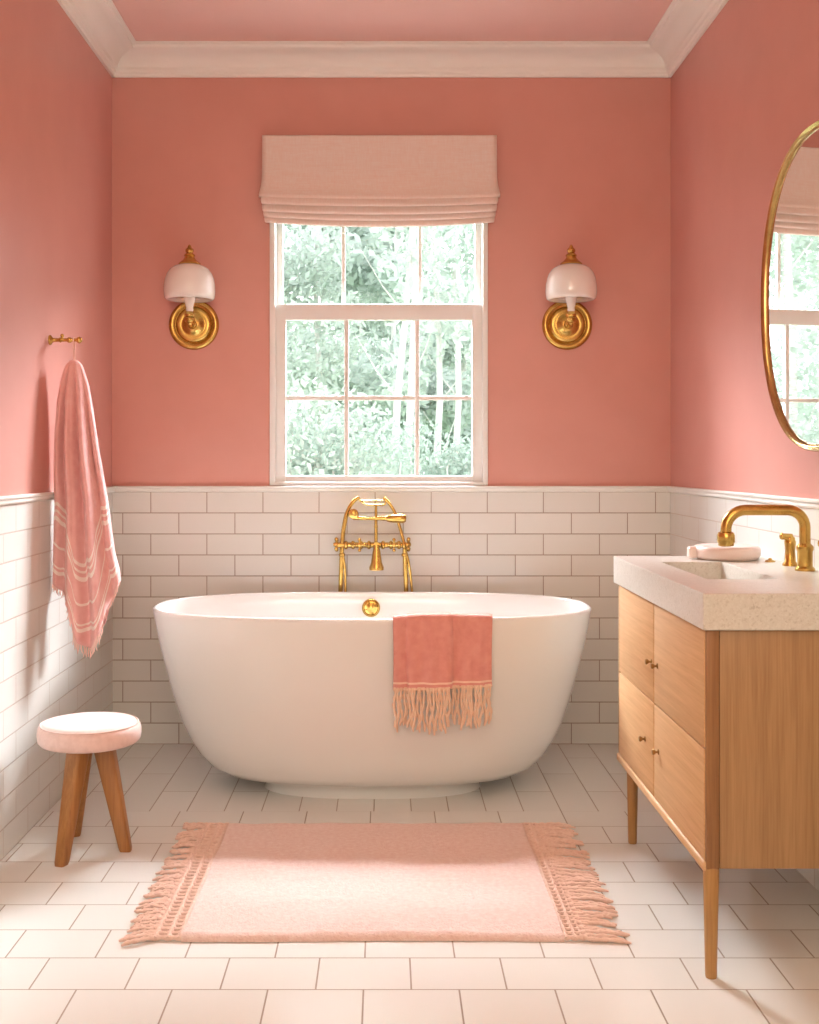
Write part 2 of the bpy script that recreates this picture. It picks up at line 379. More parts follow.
for par, x0, x1, z0, z1, y in ((s1, gl0-.005, gl1+.005, zz(478), zz(318), D+.030), (s2, gu0-.005, gu1+.005, zz(312), wz1-.05, D+.066)):
    m = MB(); m.box((x0, y-.0015, z0), (x1, y+.0015, z1)); m.build('pane', GLASS, par, smooth=False)
# fix nested offsets: children built in world coordinates under parents placed relative to the window empty
for s in (s1, s2):
    for ch in s.children: ch.location = (0, 0, 0)

# ================================================================ ROMAN BLIND
bd = D - .012
rb = empty('roman_blind', (X(380, D), D, 2.0), 'pale pink linen roman blind half drawn over the window top', 'blind')
bx0, bx1 = X(262, 4.39), X(497, 4.39); bzt = Z(134, 4.38)
m = MB(); m.box((bx0+.006, D-.045, bzt-.035), (bx1-.006, D-.001, bzt-.003), .004); m.build('headrail', TRIMW, rb)
rows = []; NX = 40
ztab = [0, .02, .3, .6, .8, .93, 1.0]
zbot = Z(194, 4.36)
def sag(u): return .008*(1-(2*u-1)**2)
for v in [0, .012, .03, .1, .25, .4, .55, .7, .8, .88, .94, .98, 1.0]:
    row = []
    fl = .010*max(0, (v-.72)/.28)**1.5
    for i in range(NX+1):
        u = i/NX; x = bx0-fl + (bx1-bx0+2*fl)*u
        y = D-.050 - .030*v**3 + (.004 if v == 0 else 0)
        z = bzt + (zbot-sag(u) - bzt)*v
        row.append((x, y, z))
    rows.append(row)
# roll under
for k in range(1, 6):
    a = k/5*PI; row = []
    for i in range(NX+1):
        u = i/NX; x = bx0-.010+(bx1-bx0+.020)*u; row.append((x, D-.080+.008*(1-math.cos(a)), zbot-sag(u)-.008*math.sin(a)))
    rows.append(row)
m = MB(); m.loft(rows, False); m.build('fabric_panel', LINEN, rb, solid=.003, angle=0)
# sides of the top fold back to the wall
for (x, ) in ((bx0,), (bx1,)):
    pass
for k, (py0, py1) in enumerate(((192, 203), (199, 210.5), (206, 216), (212, 221.5))):
    dd = D-.070+.010*k; ins = .004+.0035*k
    z0, z1 = Z(py0, dd), Z(py1, dd); rows = []
    for j in range(13):
        t = j/12; row = []
        for i in range(NX+1):
            u = i/NX; x = bx0+ins-.006*(math.sin(t*PI)) + (bx1-bx0-2*ins+.012*math.sin(t*PI))*u
            s_ = (.010+.003*k)*(1-(2*u-1)**2)*(.6+.4*t)
            # drop shape: bulge forward near bottom, hook back under
            if t < .75: y = dd - .012*math.sin(t/.75*PI/2)**2; z = z0 + (z1-z0)*t/.75
            else:
                a = (t-.75)/.25*PI; y = dd-.012+.006*(1-math.cos(a)); z = z1-.004*math.sin(a)
            row.append((x, y, z-s_))
        rows.append(row)
    m = MB(); m.loft(rows, False); m.build('pleat', LINEN, rb, solid=.002, angle=0)

# ================================================================ SCONCES
def sconce(xc, label, rot=0):
    zc = Z(325, D)
    t = empty('wall_sconce', (xc, D, zc), label, 'wall light', 'wall sconces beside the window')
    m = MB(); m.lathe([(.094, 0), (.0975, -.004), (.0975, -.010), (.092, -.018), (.082, -.020), (.074, -.013), (.070, -.012), (.066, -.018), (.058, -.022), (.048, -.019), (.040, -.020), (.034, -.030), (.024, -.036), (.0, -.038)], (xc, D, zc), 'y', 56, True, False)
    m.build('backplate', BRASS, t, angle=60)
    ys = D-.105
    m = MB()
    m.tube(bezier([(xc, D-.03, zc), (xc, D-.07, zc-.012), (xc, ys, zc-.006), (xc, ys-.002, zc+.018)], 8), .009, 14)
    m.sphere((xc, ys, zc+.008), .020, (1, 1, .8)); m.sphere((xc, D-.045, zc-.003), .018); m.lathe([(.012,0),(.019,.004),(.021,.012),(.015,.018),(.012,.024)], (xc, ys, zc+.015), 'z', 24)
    m.build('arm', BRASS, t, angle=60)
    zs0, zs1 = Z(301, ys), Z(264.5, ys); h = zs1-zs0
    m = MB(); m.lathe([(.010, zc+.036), (.015, zc+.045), (.013, zc+.052), (.018, zc+.072), (.021, zs0+.004), (.021, zs0+.02)], (xc, ys, 0), 'z', 28)
    m.build('socket', PORC, t, angle=50)
    prof = [(.024, zs0+.012), (.050, zs0+.009), (.075, zs0+.006), (.086, zs0+.004), (.0925, zs0+.008), (.096, zs0+.018), (.0975, zs0+.035), (.0965, zs0+.060), (.093, zs0+.082), (.086, zs0+.103), (.074, zs0+.120), (.058, zs0+.131), (.040, zs0+h-.001), (.022, zs0+h)]
    inner = [(r-.002, z+.003) if i < 4 else (r-.004, z-.001 if i > 8 else z) for i, (r, z) in enumerate(prof)]
    inner[-2:] = [(.038, zs0+h-.005), (.021, zs0+h-.004)]
    m = MB(); m.lathe(list(reversed(inner)) + prof, (xc, ys, 0), 'z', 48, False, False); m.build('shade', OPAL, t, angle=80)
    zt = zs0+h
    m = MB(); m.lathe([(.030, zt-.005), (.040, zt-.001), (.042, zt+.003), (.036, zt+.008), (.026, zt+.016), (.020, zt+.024), (.018, zt+.030), (.022, zt+.033), (.019, zt+.038), (.012, zt+.044), (.016, zt+.050), (.015, zt+.058), (.008, zt+.064), (.007, zt+.068), (.004, zt+.074), (0, zt+.076)], (xc, ys, 0), 'z', 32)
    m.lathe([(.020, zt-.012), (.005, zs0+.01)], (xc, ys, 0), 'z', 12)
    m.build('finial', BRASS, t, angle=60)
    return t
sc = sconce(-.744, 'brass wall sconce with white glass dome shade, left of the window')
sc2 = copy_tree(sc); sc2.location.x = .709
sc2['label'] = 'brass wall sconce with white glass dome shade, right of the window near the mirror'

# ================================================================ BATHTUB
tcx, tcy = X(372.5, 3.913), 3.913
tub = empty('bathtub', (tcx, tcy, 0), 'white freestanding oval bathtub in front of the tiled back wall', 'bathtub')
def sring(hx, hy, z, e=2.6, NN=112):
    out = []
    for k in range(NN):
        a = 2*PI*k/NN; c, s = math.cos(a), math.sin(a)
        out.append((tcx+.995*hx*math.copysign(abs(c)**(2/e), c), tcy+hy*math.copysign(abs(s)**(2/e), s), z))
    return out
outer = [(.36,.165,.046),(.45,.215,.047),(.515,.250,.058),(.560,.274,.083),(.597,.293,.125),(.627,.310,.175),(.652,.324,.23),(.675,.336,.30),(.700,.350,.39),(.722,.361,.48),(.738,.369,.555),(.7455,.373,.598),(.7465,.3735,.607)]
inn = [(.744,.371,.6115),(.737,.364,.613),(.730,.357,.6115),(.7265,.3535,.606),(.719,.348,.57),(.700,.336,.48),(.678,.321,.38),(.650,.302,.29),(.61,.277,.215),(.56,.24,.17),(.48,.19,.148),(.36,.13,.142),(.18,.06,.141),(.04,.015,.140)]
EXP = lambda z: 2.35+.25*min(1, z/.5)
m = MB(); m.loft([sring(a, b, z, EXP(z)) for a, b, z in outer+inn], True, True, True); m.build('basin', ENAMEL, tub, angle=70)
m = MB(); m.loft([sring(a, b, z, 2.5) for a, b, z in ((.385,.205,.052),(.376,.198,.044),(.368,.190,.030),(.368,.188,.012),(.372,.191,.0))], True, True, True); m.build('plinth', ENAMEL, tub, angle=50)
# overflow
od = 4.245; oz = Z(608, od); ox = X(371, od)
m = MB(); m.lathe([(.034, .012), (.034, .000), (.031, -.006), (.027, -.008), (.024, -.005), (.018, -.006), (.012, -.011), (0, -.012)], (ox, od, oz), 'y', 36, True, False)
for k in range(4):
    a = k*PI/2+.3; m.sphere((ox+.021*math.cos(a), od-.007, oz+.021*math.sin(a)), .003)
m.build('overflow_plate', BRASS, tub, angle=50)
m = MB(); m.lathe([(.03, .1395), (.03, .144), (.02, .147), (0, .148)], (tcx, tcy, 0), 'z', 28); m.build('drain', BRASS, tub)

# ================================================================ TUB FILLER
fd = 4.372
tf = empty('bath_filler', (X(376, fd), fd, 0), 'brass freestanding bath filler with handset standing behind the white bathtub', 'tap')
P = lambda px, py, dy=0: (X(px, fd+dy), fd+dy, Z(py, fd+dy))
bar_z = Z(545, fd)
for px, pxb in ((342, 339), (404.5, 408)):
    m = MB(); m.tube([(X(pxb, fd), fd, 0), (X(pxb, fd), fd, .25), P((px+pxb)/2, 592), P(px, 545)], .0085, 14)
    m.lathe([(.034, 0), (.034, .005), (.026, .010), (.012, .016), (.0085, .03)], (X(pxb, fd), fd, 0), 'z', 28)
    m.lathe([(.0085,-.018),(.012,-.015),(.012,-.008),(.0085,-.004)], P(px, 552), 'z', 20)
    m.build('riser_pipe', BRASS, tf)
m = MB(); a, b = P(337, 545), P(409, 545)
m.tube([a, b], .0105, 16)
for px in (346, 353, 361, 369, 376, 383, 391, 399, 404):
    m.lathe([(.0095, -.009), (.0155, -.004), (.0165, 0), (.0155, .004), (.0095, .009)], P(px, 545), 'x', 20)
m.build('mixer_body', BRASS, tf)
for px, sgn in ((336.5, -1), (408.5, 1)):        # cross handles facing outwards
    m = MB(); c = Vector(P(px, 544.5))
    m.lathe([(.006,-.012),(.010,-.004),(.012,.004),(.006,.009),(0,.010)], c, 'x', 18)
    for k in range(4):
        a = k*PI/2+.6; e = c+Vector((0, math.cos(a), math.sin(a)))*.026
        m.tube([c, e], .0042, 8); m.sphere(e, .0075)
    m.build('cross_handle', BRASS, tf)
for px in (359.5, 394):                           # front cross handles
    m = MB(); c = Vector(P(px, 545, -.035))
    m.tube([Vector(P(px, 545)), c], .006, 12)
    for k in range(4):
        a = k*PI/2; e = c+Vector((math.cos(a), 0, math.sin(a)))*.020
        m.tube([c, e], .0040, 8); m.sphere(e, .0066)
    m.sphere(c, .009, (1,.7,1))
    m.build('tap_handle', BRASS, tf)
# spout: flared bell hanging in the middle
m = MB(); c = P(376.5, 0, -.03); zt_, zb_ = Z(548, fd-.03), Z(570, fd-.03)
m.tube([P(376.5, 545), P(376.5, 545, -.03)], .011, 14)
m.lathe([(.010, zt_+.012), (.012, zt_), (.016, zt_-.02), (.021, zb_+.028), (.028, zb_+.010), (.0275, zb_), (.024, zb_), (.022, zb_+.02)], (c[0], c[1], 0), 'z', 28)
m.build('spout', BRASS, tf, angle=50)
# centre rod + cradle + arcs
m = MB(); m.tube([P(376, 545), P(376, 520), P(376, 504.5)], [.007,.006,.0045], 12)
m.lathe([(.0045,-.004),(.009,0),(.0045,.004)], P(376, 527), 'z', 18)
m.tube(bezier([P(358.5, 497), P(360.5, 501), P(367, 504.5), P(376, 505), P(385, 504), P(382.5, 500.5), P(383.5, 497)][:5] + [P(390-6, 497)], 6), .0035, 8)
m.tube([P(360, 500.5), P(383.5, 500.5)], .0025, 8)
m.build('cradle', BRASS, tf)
m = MB(); m.tube(bezier([P(342, 545), P(343.5, 530), P(347, 513), P(353, 502), P(359, 497.5)], 8), [.0085]*16+[.0075]*17, 12)
m.build('curved_pipe', BRASS, tf)
m = MB(); m.tube(bezier([P(383.5, 497.5), P(389, 503), P(395, 513), P(400, 528), P(404.5, 545)], 8), .006, 12)
m.build('curved_pipe', BRASS, tf)
# handset lying across
m = MB(); m.lathe([(.014,-.012),(.019,-.008),(.020,.002),(.015,.010),(.006,.013)], P(353.5, 514, -.02), 'y', 22)
m.tube([P(353, 518, -.02), P(370, 518.5, -.02), P(388, 518.5, -.02)], [.0075,.006,.009], 12)
m.lathe([(.004,-.042),(.012,-.038),(.016,-.02),(.0175,.010),(.0175,.026),(.012,.034),(.0,.036)], P(397, 518.5, -.02), 'x', 22)
m.build('handset', BRASS, tf)
m = MB(); m.tube(bezier([P(405, 548), P(409, 565), P(412, 592), P(415, 640, 0), (X(418, fd), fd, .25), (X(412, fd), fd, .06), P(408, 800*0+700)], 8), .005, 10)
m.build('shower_hose', BRASS, tf)
m = MB(); m.tube(bezier([P(341, 548), P(344.5, 565), P(345.5, 592), P(346, 650)], 6), .005, 10)
m.build('shower_hose', BRASS, tf)

# ================================================================ TOWEL ON THE TUB
yf = tcy-.3735
u0, u1 = X(393, yf), X(493, yf)
tx = empty('fringed_towel', ((u0+u1)/2, yf, .61), 'rose pink towel with peach fringe draped over the front rim of the bathtub', 'towel')
zhem = Z(688, yf-.012)
path = [(.052, .50), (.040, .55), (.033, .585), (.028, .607), (.018, .6185), (.006, .6195), (-.005, .616), (-.0095, .606), (-.0105, .58), (-.011, .54), (-.0115, .50), (-.012, .46), (-.012, .42), (-.012, zhem)]
def yrim(x):            # how much the rim curves back away from the centre line
    dx = abs(x-tcx)/.7465; e = 2.6
    return .3735*(1-(1-dx**e)**(1/e))
def foldy(s):           # layered folds seen from the front
    f = 0
    for (c, w, h) in ((.14, .006, .013), (.585, .005, .015)):
        f += h/(1+math.exp(-(s-c)/w*3)) if c < .3 else -h/(1+math.exp(-(s-c)/w*3))
    f += .0045*math.sin(s*PI*5.3+.6)+.0025*math.sin(s*PI*12)
    return f
NS = 80
def towel_pt(s, y, z, k):
    x = u0+(u1-u0)*s
    hang = max(0, min(1, (.62-z)/.22)) if k > 6 else 0
    amt = .45 + .8*hang
    yy = yf + yrim(x) + y + (-(foldy(s)*amt) - .004*hang if k > 5 else 0)
    x += (.006*hang)*(s-.5)*(-1) + .0025*math.sin(s*22+z*14)*hang
    edge = .006*(1-abs(2*s-1)**8)
    zz_ = z + (.0045*math.sin(PI*min(1, max(0, s)))+.003*(1 if .14 < s < .585 else 0) if 3 <= k <= 7 else 0) + (.004*(s-.5) if k == len(path)-1 else 0)
    return (x, yy, zz_)
fine = []
pp = bezier([(a, b, 0) for a, b in path], 3)
for i, p in enumerate(pp): fine.append((p.x, p.y, i/3))
rows = [[towel_pt(j/NS, a, b, k) for j in range(NS+1)] for a, b, k in fine]
def uvt(i, j): return (j/NS, max(0, fine[i][1]-zhem) if fine[i][2] > 6 else .3)
m = MB(); m.loft(rows, False, uvf=uvt); m.build('cloth', TOWEL2, tx, solid=.007, angle=0)
m = MB(); hem = rows[-1]
for q in range(34):
    s = (q+.5)/34; j = int(s*NS); p = Vector(hem[j]); ln = .130+random.uniform(-.014, .010)+.012*math.exp(-((s-.42)/.1)**2)
    pts = []; ph = random.uniform(0, 6)
    for k in range(15):
        t = k/14; pts.append((p.x+.0045*math.sin(t*9+ph)*t**.5+random.uniform(-.0012,.0012), p.y+.003*math.cos(t*8+ph)*t-.002+.004*t, p.z+.006-ln*t))
    m.tube(pts, [.0044+.0012*math.sin(k*2.2) for k in range(14)]+[.0025], 7)
    if q % 2 == 0: m.sphere((p.x, p.y-.002, p.z-.001), .0055)
m.build('fringe', FRINGE2, tx)
m = MB(); m.tube([(p[0], p[1]-.002, p[2]) for p in hem[::4]], .0038, 8); m.build('hem_cord', FRINGE2, tx)

# ================================================================ HOOK + HANGING TOWEL
hd = 3.62; hz = Z(340, hd)
hk = empty('wall_hook', (XL, hd, hz), 'short brass peg hook on the pink left wall above the hanging towel', 'hook')
m = MB(); m.lathe([(.016, 0), (.016, .004), (.010, .008), (.0065, .012), (.006, .03), (.0085, .034), (.0055, .038), (.0055, .055), (.009, .060), (.009, .066), (.0055, .070), (.005, .085), (.0095, .090), (.011, .095), (.006, .102), (0, .103)], (XL, hd, hz), 'x', 24)
m.build('peg', BRASS, hk, angle=60)
m = MB(); c = Vector((XL+.040, hd, hz)); m.tube([c, c+Vector((0,0,.012))], .004, 10); m.sphere(c+Vector((0,0,.014)), .006)
m.build('knob', BRASS, hk)
tw = empty('hanging_towel', (X(77, hd), hd, hz), 'long pink terry towel with pale stripes hanging from the brass hook', 'towel')
le = [(361.5, 72), (366, 67), (383, 62), (405, 58), (429, 56), (473, 54.5), (506, 56), (540, 54), (575, 52), (600, 51), (650, 50)]
re = [(361.5, 77), (366, 81.5), (386, 88), (420, 93.5), (452, 98), (499, 106), (552, 113), (577, 119.5), (610, 124), (650, 128)]
hemc = [(0, 572), (.10, 578), (.20, 587), (.33, 597), (.40, 618), (.46, 638), (.56, 646), (.66, 634), (.74, 618), (.80, 606), (.90, 592), (1, 580)]
NC, NR = 120, 60
def tpt(a, v, shrink=0):
    # a: 0..1 around a closed loop; front half 0..0.5 (left->right), back half .5..1 (right->left)
    f = a*2 if a <= .5 else 2-a*2; front = a <= .5
    yb = interp(hemc, f) if front else interp(hemc, f)*.985-2
    py = 361.5 + (yb-361.5)*v
    l, r = interp(le, py), interp(re, py); g = .5-.5*math.cos(f*PI); ff = .35*g+.65*f
    px = l+(r-l)*ff
    w = (r-l)*hd/F
    x = X(px, hd); z = Z(py, hd)
    am = min(1, v*3.2)
    base = -(.012+.50*w*.55*math.sin(f*PI)**.7) if front else (.010+.18*w*math.sin(f*PI)**.7)
    fold = (.023*math.cos(f*PI*6.6+.5+.7*v) + .009*math.cos(f*PI*13+2.1*v))*am*math.sin(f*PI)**.4*(1 if front else .6)
    x += .004*math.sin(f*PI*6+v*2)*am
    x = max(x, XL+.028+.0*z)
    return (x, hd+base+fold, z)
rows = [[tpt(k/NC, i/NR) for k in range(NC)] for i in range(NR+1)]
hemz = [rows[-1][k][2] for k in range(NC)]
m = MB(); m.loft(rows, True, True, False, uvf=lambda i, j: (j/NC, rows[i][j][2]-hemz[j]+.010*math.sin(j*.33)+.006*math.sin(j*.71+i*.1))); m.build('cloth', TOWEL1, tw, solid=.006, angle=0)
m = MB()
for k in range(0, NC, 1):
    f = (k/NC)*2
    if f > 1 : continue
    p = Vector(rows[-1][k]); 
    ln = .014+random.uniform(0, .010)+(.012 if .42 < f < .75 else 0)
    m.tube([p+Vector((0,0,.004)), p+Vector((random.uniform(-.003,.003), random.uniform(-.003,.003), -ln*.5)), p+Vector((random.uniform(-.005,.005), random.uniform(-.004,.004), -ln))], [.0028,.0024,.0010], 6)
m.build('fringe', TOWEL1F, tw)
top = Vector((X(74.6, hd), hd, Z(363, hd))); hx = XL+.078
m = MB(); m.tube(bezier([top+Vector((0,-.003,0)), Vector((hx, hd-.008, (top.z+hz)/2)), Vector((hx, hd-.009, hz)), Vector((hx, hd, hz+.0075)), Vector((hx, hd+.009, hz)), Vector((hx, hd+.008, (top.z+hz)/2)), top+Vector((0,.003,0))], 6), .0018, 8)
m.build('hanging_loop', TOWEL1F, tw)

# ================================================================ STOOL
scx, scy = -.838, 3.234
st = empty('round_stool', (scx, scy, 0), 'three-legged wooden stool with round pale pink upholstered seat by left wall', 'stool')
m = MB(); m.lathe([(.0, .306), (.125, .306), (.135, .309), (.142, .317), (.1440, .330), (.1440, .343), (.141, .354), (.1340, .3605), (.1320, .3600), (.129, .3640), (.115, .3675), (.07, .3705), (0, .3715)], (scx, scy, 0), 'z', 64)
m.build('seat', STOOLF, st, angle=80)
m = MB(); m.tube([(scx+.1350*math.cos(a*2*PI/72), scy+.1350*math.sin(a*2*PI/72), .3610) for a in range(73)], .0022, 8); m.build('piping', STOOLF, st)
m = MB(); m.lathe([(.085, .296), (.085, .307), (.0, .307)], (scx, scy, 0), 'z', 40); m.build('seat_base', STLW, st)
def sqleg(foot, top, w0, w1, d0, d1, ang):
    m = MB(); rings = []
    ca, sa = math.cos(ang), math.sin(ang)
    for t in (0, .03, .5, .97, 1):
        c = Vector(foot).lerp(Vector(top), t); w = w0+(w1-w0)*t; d = d0+(d1-d0)*t
        if t in (0,): w -= .003; d -= .003
        r = []
        for k in range(24):
            a = 2*PI*k/24; cc, ss = math.cos(a), math.sin(a)
            lx = w/2*math.copysign(abs(cc)**(2/4.5), cc); ly = d/2*math.copysign(abs(ss)**(2/4.5), ss)
            r.append((c.x+lx*ca-ly*sa, c.y+lx*sa+ly*ca, c.z))
        rings.append(r)
    m.loft(rings, True, True, True); return m
feet = [(X(61.5, 3.115), 3.115), (X(126, 3.23), 3.23), (X(74.5, 3.36), 3.36)]
for fx, fy in feet:
    dx, dy = fx-scx, fy-scy; r = math.hypot(dx, dy); a = math.atan2(dy, dx)
    tp = (scx+dx/r*.045-.004, scy+dy/r*.045, .298)
    sqleg((fx, fy, 0), tp, .034, .058, .032, .052, a).build('leg', STLW, st, angle=50)

# ================================================================ RUG
ry0, ry1 = 2.618, 3.448
rg = empty('fringed_rug', (-.03, 3.03, 0), 'pale pink woven rug with knotted fringe ends on the floor before the bathtub', 'rug')
rxl, rxr = -.468, .412; TH = .013
def edge_wob(y): return .004*math.sin(y*23)+.002*math.sin(y*61)
m = MB(); NXr, NYr = 120, 60; rows = []
yy = [ry0 + (ry1-ry0)*j/NYr for j in range(NYr+1)]
def rugz(x, y):
    e = min((y-ry0), (ry1-y)); roll = min(1, max(0, e/.014)); 
    z = TH*(.35+.65*math.sin(roll*PI/2))
    z += .0035*math.exp(-((y-ry0-.012)/.010)**2)
    z += .0022*math.sin(x*9+y*3)*math.sin(y*24+x*2.2) + .0012*math.sin(x*41+y*17)
    for (a, b, w, h) in ((-.18, 2.80, .16, .005), (-.22, 2.95, .10, .004), (.02, 2.76, .12, .003), (.2, 2.9, .1, -.003)):
        z += h*math.exp(-((x-a)/w)**2-((y-b+.04*math.sin(x*11))/.012)**2)
    return max(z, .004)
for j, y in enumerate(yy):
    row = []
    for i in range(NXr+1):
        x = rxl+(rxr-rxl)*i/NXr; yo = y + .0035*math.sin(x*7+1)*(1 if j in (0, NYr) or True else 0)*abs(2*j/NYr-1)**3
        row.append((x, yo, rugz(x, y)))
    rows.append(row)
rows = [[(x, y, 0.001) for x, y, z in rows[0]]] + rows + [[(x, y, 0.001) for x, y, z in rows[-1]]]
m.loft(rows, False)
o = m.build('woven_body', RUGM, rg, angle=0)
# knotted openwork bands and fringes
def rug_end(side):
    s = -1 if side == 'l' else 1
    xa = rxl if s < 0 else rxr
    widths = (.012, .013, .012, .018, .012) if s < 0 else (.010, .010, .010, .008, .006)
    m = MB(); x = xa; xs = []
    for w in widths: xs.append((x, x+s*w)); x += s*w
    for i in (1, 3):        # knot cords bridging the gaps
        a, b = xs[i]
        n = 36
        for k in range(n):
            y = ry0+.008+(ry1-ry0-.016)*k/(n-1)
            m.tube([(a-s*.002, y, .0065), ((a+b)/2, y+random.uniform(-.002,.002), .0075), (b+s*.002, y, .0065)], [.0068, .0045, .0068], 7)
    for i in (0, 2, 4):
        a, b = xs[i]; m.tube([((a+b)/2+.0008*math.sin(q*2.1), ry0+.002+(ry1-ry0-.004)*q/80, .0068+.001*math.sin(q*1.7)) for q in range(81)], abs(b-a)/2*.98, 8)
    m.build('openwork_band', RUGF, rg)
    m = MB(); L0 = .072 if s < 0 else .108; n = 62
    for k in range(n):
        y = ry0+.004+(ry1-ry0-.008)*k/(n-1); ln = L0*random.uniform(.80, 1.12); ph = random.uniform(0, 6); dr = random.uniform(-.45, .15)-.25*math.exp(-((y-ry0)/.05)**2)
        pts = []; lift = random.uniform(0, .007)
        for q in range(11):
            t = q/10
            pts.append((x+s*(ln*t-.003), y+dr*ln*t+.004*math.sin(t*8+ph)*t**.5, max(.0045, .0065+lift*math.sin(t*PI)-.002*t)))
        m.tube(pts, [.0048+.0014*math.sin(q*2.4+ph) for q in range(10)]+[.0025], 7)
        if k % 2 == 0: m.sphere((x+s*.004, y, .0085), .0075, (1,1,.8))
    m.build('fringe', RUGF, rg)
rug_end('l'); rug_end('r')

# ================================================================ VANITY
vy0, vy1 = 2.4255, 3.343; vxf = .684; vx1 = XR-.008; vzb, vzt = .235, .745
va = empty('vanity_cabinet', ((vxf+vx1)/2, (vy0+vy1)/2, 0), 'light oak vanity cabinet with four doors on tapered legs along the right wall', 'cabinet')
m = MB()
m.box((vxf+.004, vy0+.004, vzb+.012), (vx1, vy1-.004, vzt-.012)); m.build('carcass', GAPM, va, smooth=False)
PW = .026
for y0, y1 in ((vy0, vy0+PW), (vy1-PW, vy1)):
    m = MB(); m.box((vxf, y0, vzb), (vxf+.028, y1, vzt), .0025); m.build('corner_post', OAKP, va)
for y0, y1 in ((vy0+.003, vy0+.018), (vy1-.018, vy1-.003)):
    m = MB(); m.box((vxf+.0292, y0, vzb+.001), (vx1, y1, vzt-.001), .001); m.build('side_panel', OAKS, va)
RAIL = wood('oak_rail', (.62,.36,.17), (.74,.47,.26), 'y')
m = MB(); m.box((vxf-.006, vy0+PW*.2, vzb-.006), (vxf+.02, vy1-.003, vzb+.016), .005, 3); m.build('bottom_rail', RAIL, va)
m = MB(); m.box((vxf+.02, vy0+.018, vzb), (vx1, vy1-.018, vzb+.014)); m.build('bottom_panel', OAKS, va)
ymid = 2.889; zsp = .491
ya, yb_ = vy0+PW*.35, vy1-PW*1.05
doors = [((ya, ymid-.004), (zsp+.0022, vzt-.001)), ((ymid+.004, yb_), (zsp+.0022, vzt-.001)), ((ya, ymid-.004), (vzb+.018, zsp-.0022)), ((ymid+.004, yb_), (vzb+.018, zsp-.0022))]
knobs = [(2.850, .592), (2.912, .592), (2.838, .380), (2.985, .377)]
for (yy_, zz2), (ky, kz) in zip(doors, knobs):
    m = MB(); m.box((vxf-.003, yy_[0], zz2[0]), (vxf+.016, yy_[1], zz2[1]), .0015); dr = m.build('door', OAKF, va)
    m = MB(); m.lathe([(.007, -.003), (.007, -.0045), (.003, -.006), (.003, -.010), (.006, -.012), (.0078, -.016), (.006, -.0195), (0, -.0205)], (vxf, ky, kz), 'x', 20)
    k = m.build('knob', PULL, dr); k.location = (0,0,0)
for (lx, ly) in ((X(711, 2.441), 2.441), (X(632.5, 3.295), 3.295), (vx1-.03, 2.441), (vx1-.03, 3.295)):
    m = MB(); m.lathe([(.0115, 0), (.0125, .004), (.0155, vzb*.7), (.0170, vzb+.002)], (lx, ly, 0), 'z', 24)
    lg = m.build('leg', LEGW, va)
    m = MB(); m.lathe([(.0118, .0), (.0122, .006), (.0122, .008)], (lx, ly, 0), 'z', 20); k = m.build('foot_glide', PULL, lg); k.location = (0,0,0)
# countertop with integrated rectangular basin
cx0, cx1, cy0, cy1, cz0, cz1 = .674, XR-.0045, 2.415, 3.363, .7455, .824
bx0_, bx1_, by0_, by1_ = .767, .935, 2.71, 3.165; bdp = .735+.013
ct = empty('stone_countertop', ((cx0+cx1)/2, (cy0+cy1)/2, cz0), 'thick speckled stone countertop with sunken rectangular basin on the oak vanity', 'countertop')
m = MB(); bm = m.bm
def ringxy(x0, x1, y0, y1, z): return [bm.verts.new(p) for p in ((x0,y0,z),(x1,y0,z),(x1,y1,z),(x0,y1,z))]
A = ringxy(cx0, cx1, cy0, cy1, cz0); B = ringxy(cx0, cx1, cy0, cy1, cz1); C_ = ringxy(bx0_, bx1_, by0_, by1_, cz1)
E = ringxy(bx0_+.004, bx1_-.004, by0_+.004, by1_-.004, cz0+.016)
bm.faces.new(list(reversed(A)))
for R1, R2 in ((A, B), (B, C_), (C_, E)):
    for j in range(4):
        k = (j+1) % 4; bm.faces.new((R1[j], R1[k], R2[k], R2[j]))
bm.faces.new(E)
o = m.build('slab', STONE, ct, smooth=False)
md = o.modifiers.new('Bevel', 'BEVEL'); md.width = .003; md.segments = 2; md.limit_method = 'ANGLE'
m = MB(); m.lathe([(.022, cz0+.016), (.022, cz0+.019), (.014, cz0+.0205), (0, cz0+.021)], ((bx0_+bx1_)/2, (by0_+by1_)/2, 0), 'z', 28); m.build('drain', BRASS, ct)

# ---------------------------------------------------------------- basin tap
td, tx_ = 2.915, 1.074
bt = empty('basin_tap', (tx_, td, cz1), 'brass basin tap with squared high spout on the stone countertop', 'tap')
nx = .872
m = MB()
ztop = Z(510, td)
pts = [(tx_, td, cz1), (tx_, td, ztop-.045)]
for k in range(9):
    a = k/8*PI/2; pts.append((tx_-.045+.045*math.cos(a), td, ztop-.045+.045*math.sin(a)))
for k in range(9):
    a = PI/2+k/8*PI/2; pts.append((nx+.05+.05*math.cos(a), td, ztop-.05+.05*math.sin(a)))
pts.append((nx-.001, td, ztop-.062))
m.tube(pts, .0138, 20)
m.lathe([(.025, 0), (.025, .006), (.019, .012), (.019, .050), (.0215, .054), (.0215, .062), (.0138, .070)], (tx_, td, cz1), 'z', 32)
m.build('spout', BRASS, bt)
m = MB(); m.lathe([(.0138, 0), (.020, -.003), (.0225, -.010), (.0225, -.026), (.0195, -.030), (.0195, -.036), (.012, -.038), (0, -.036)], (nx, td, ztop-.055), 'z', 32); m.build('aerator', BRASS, bt)
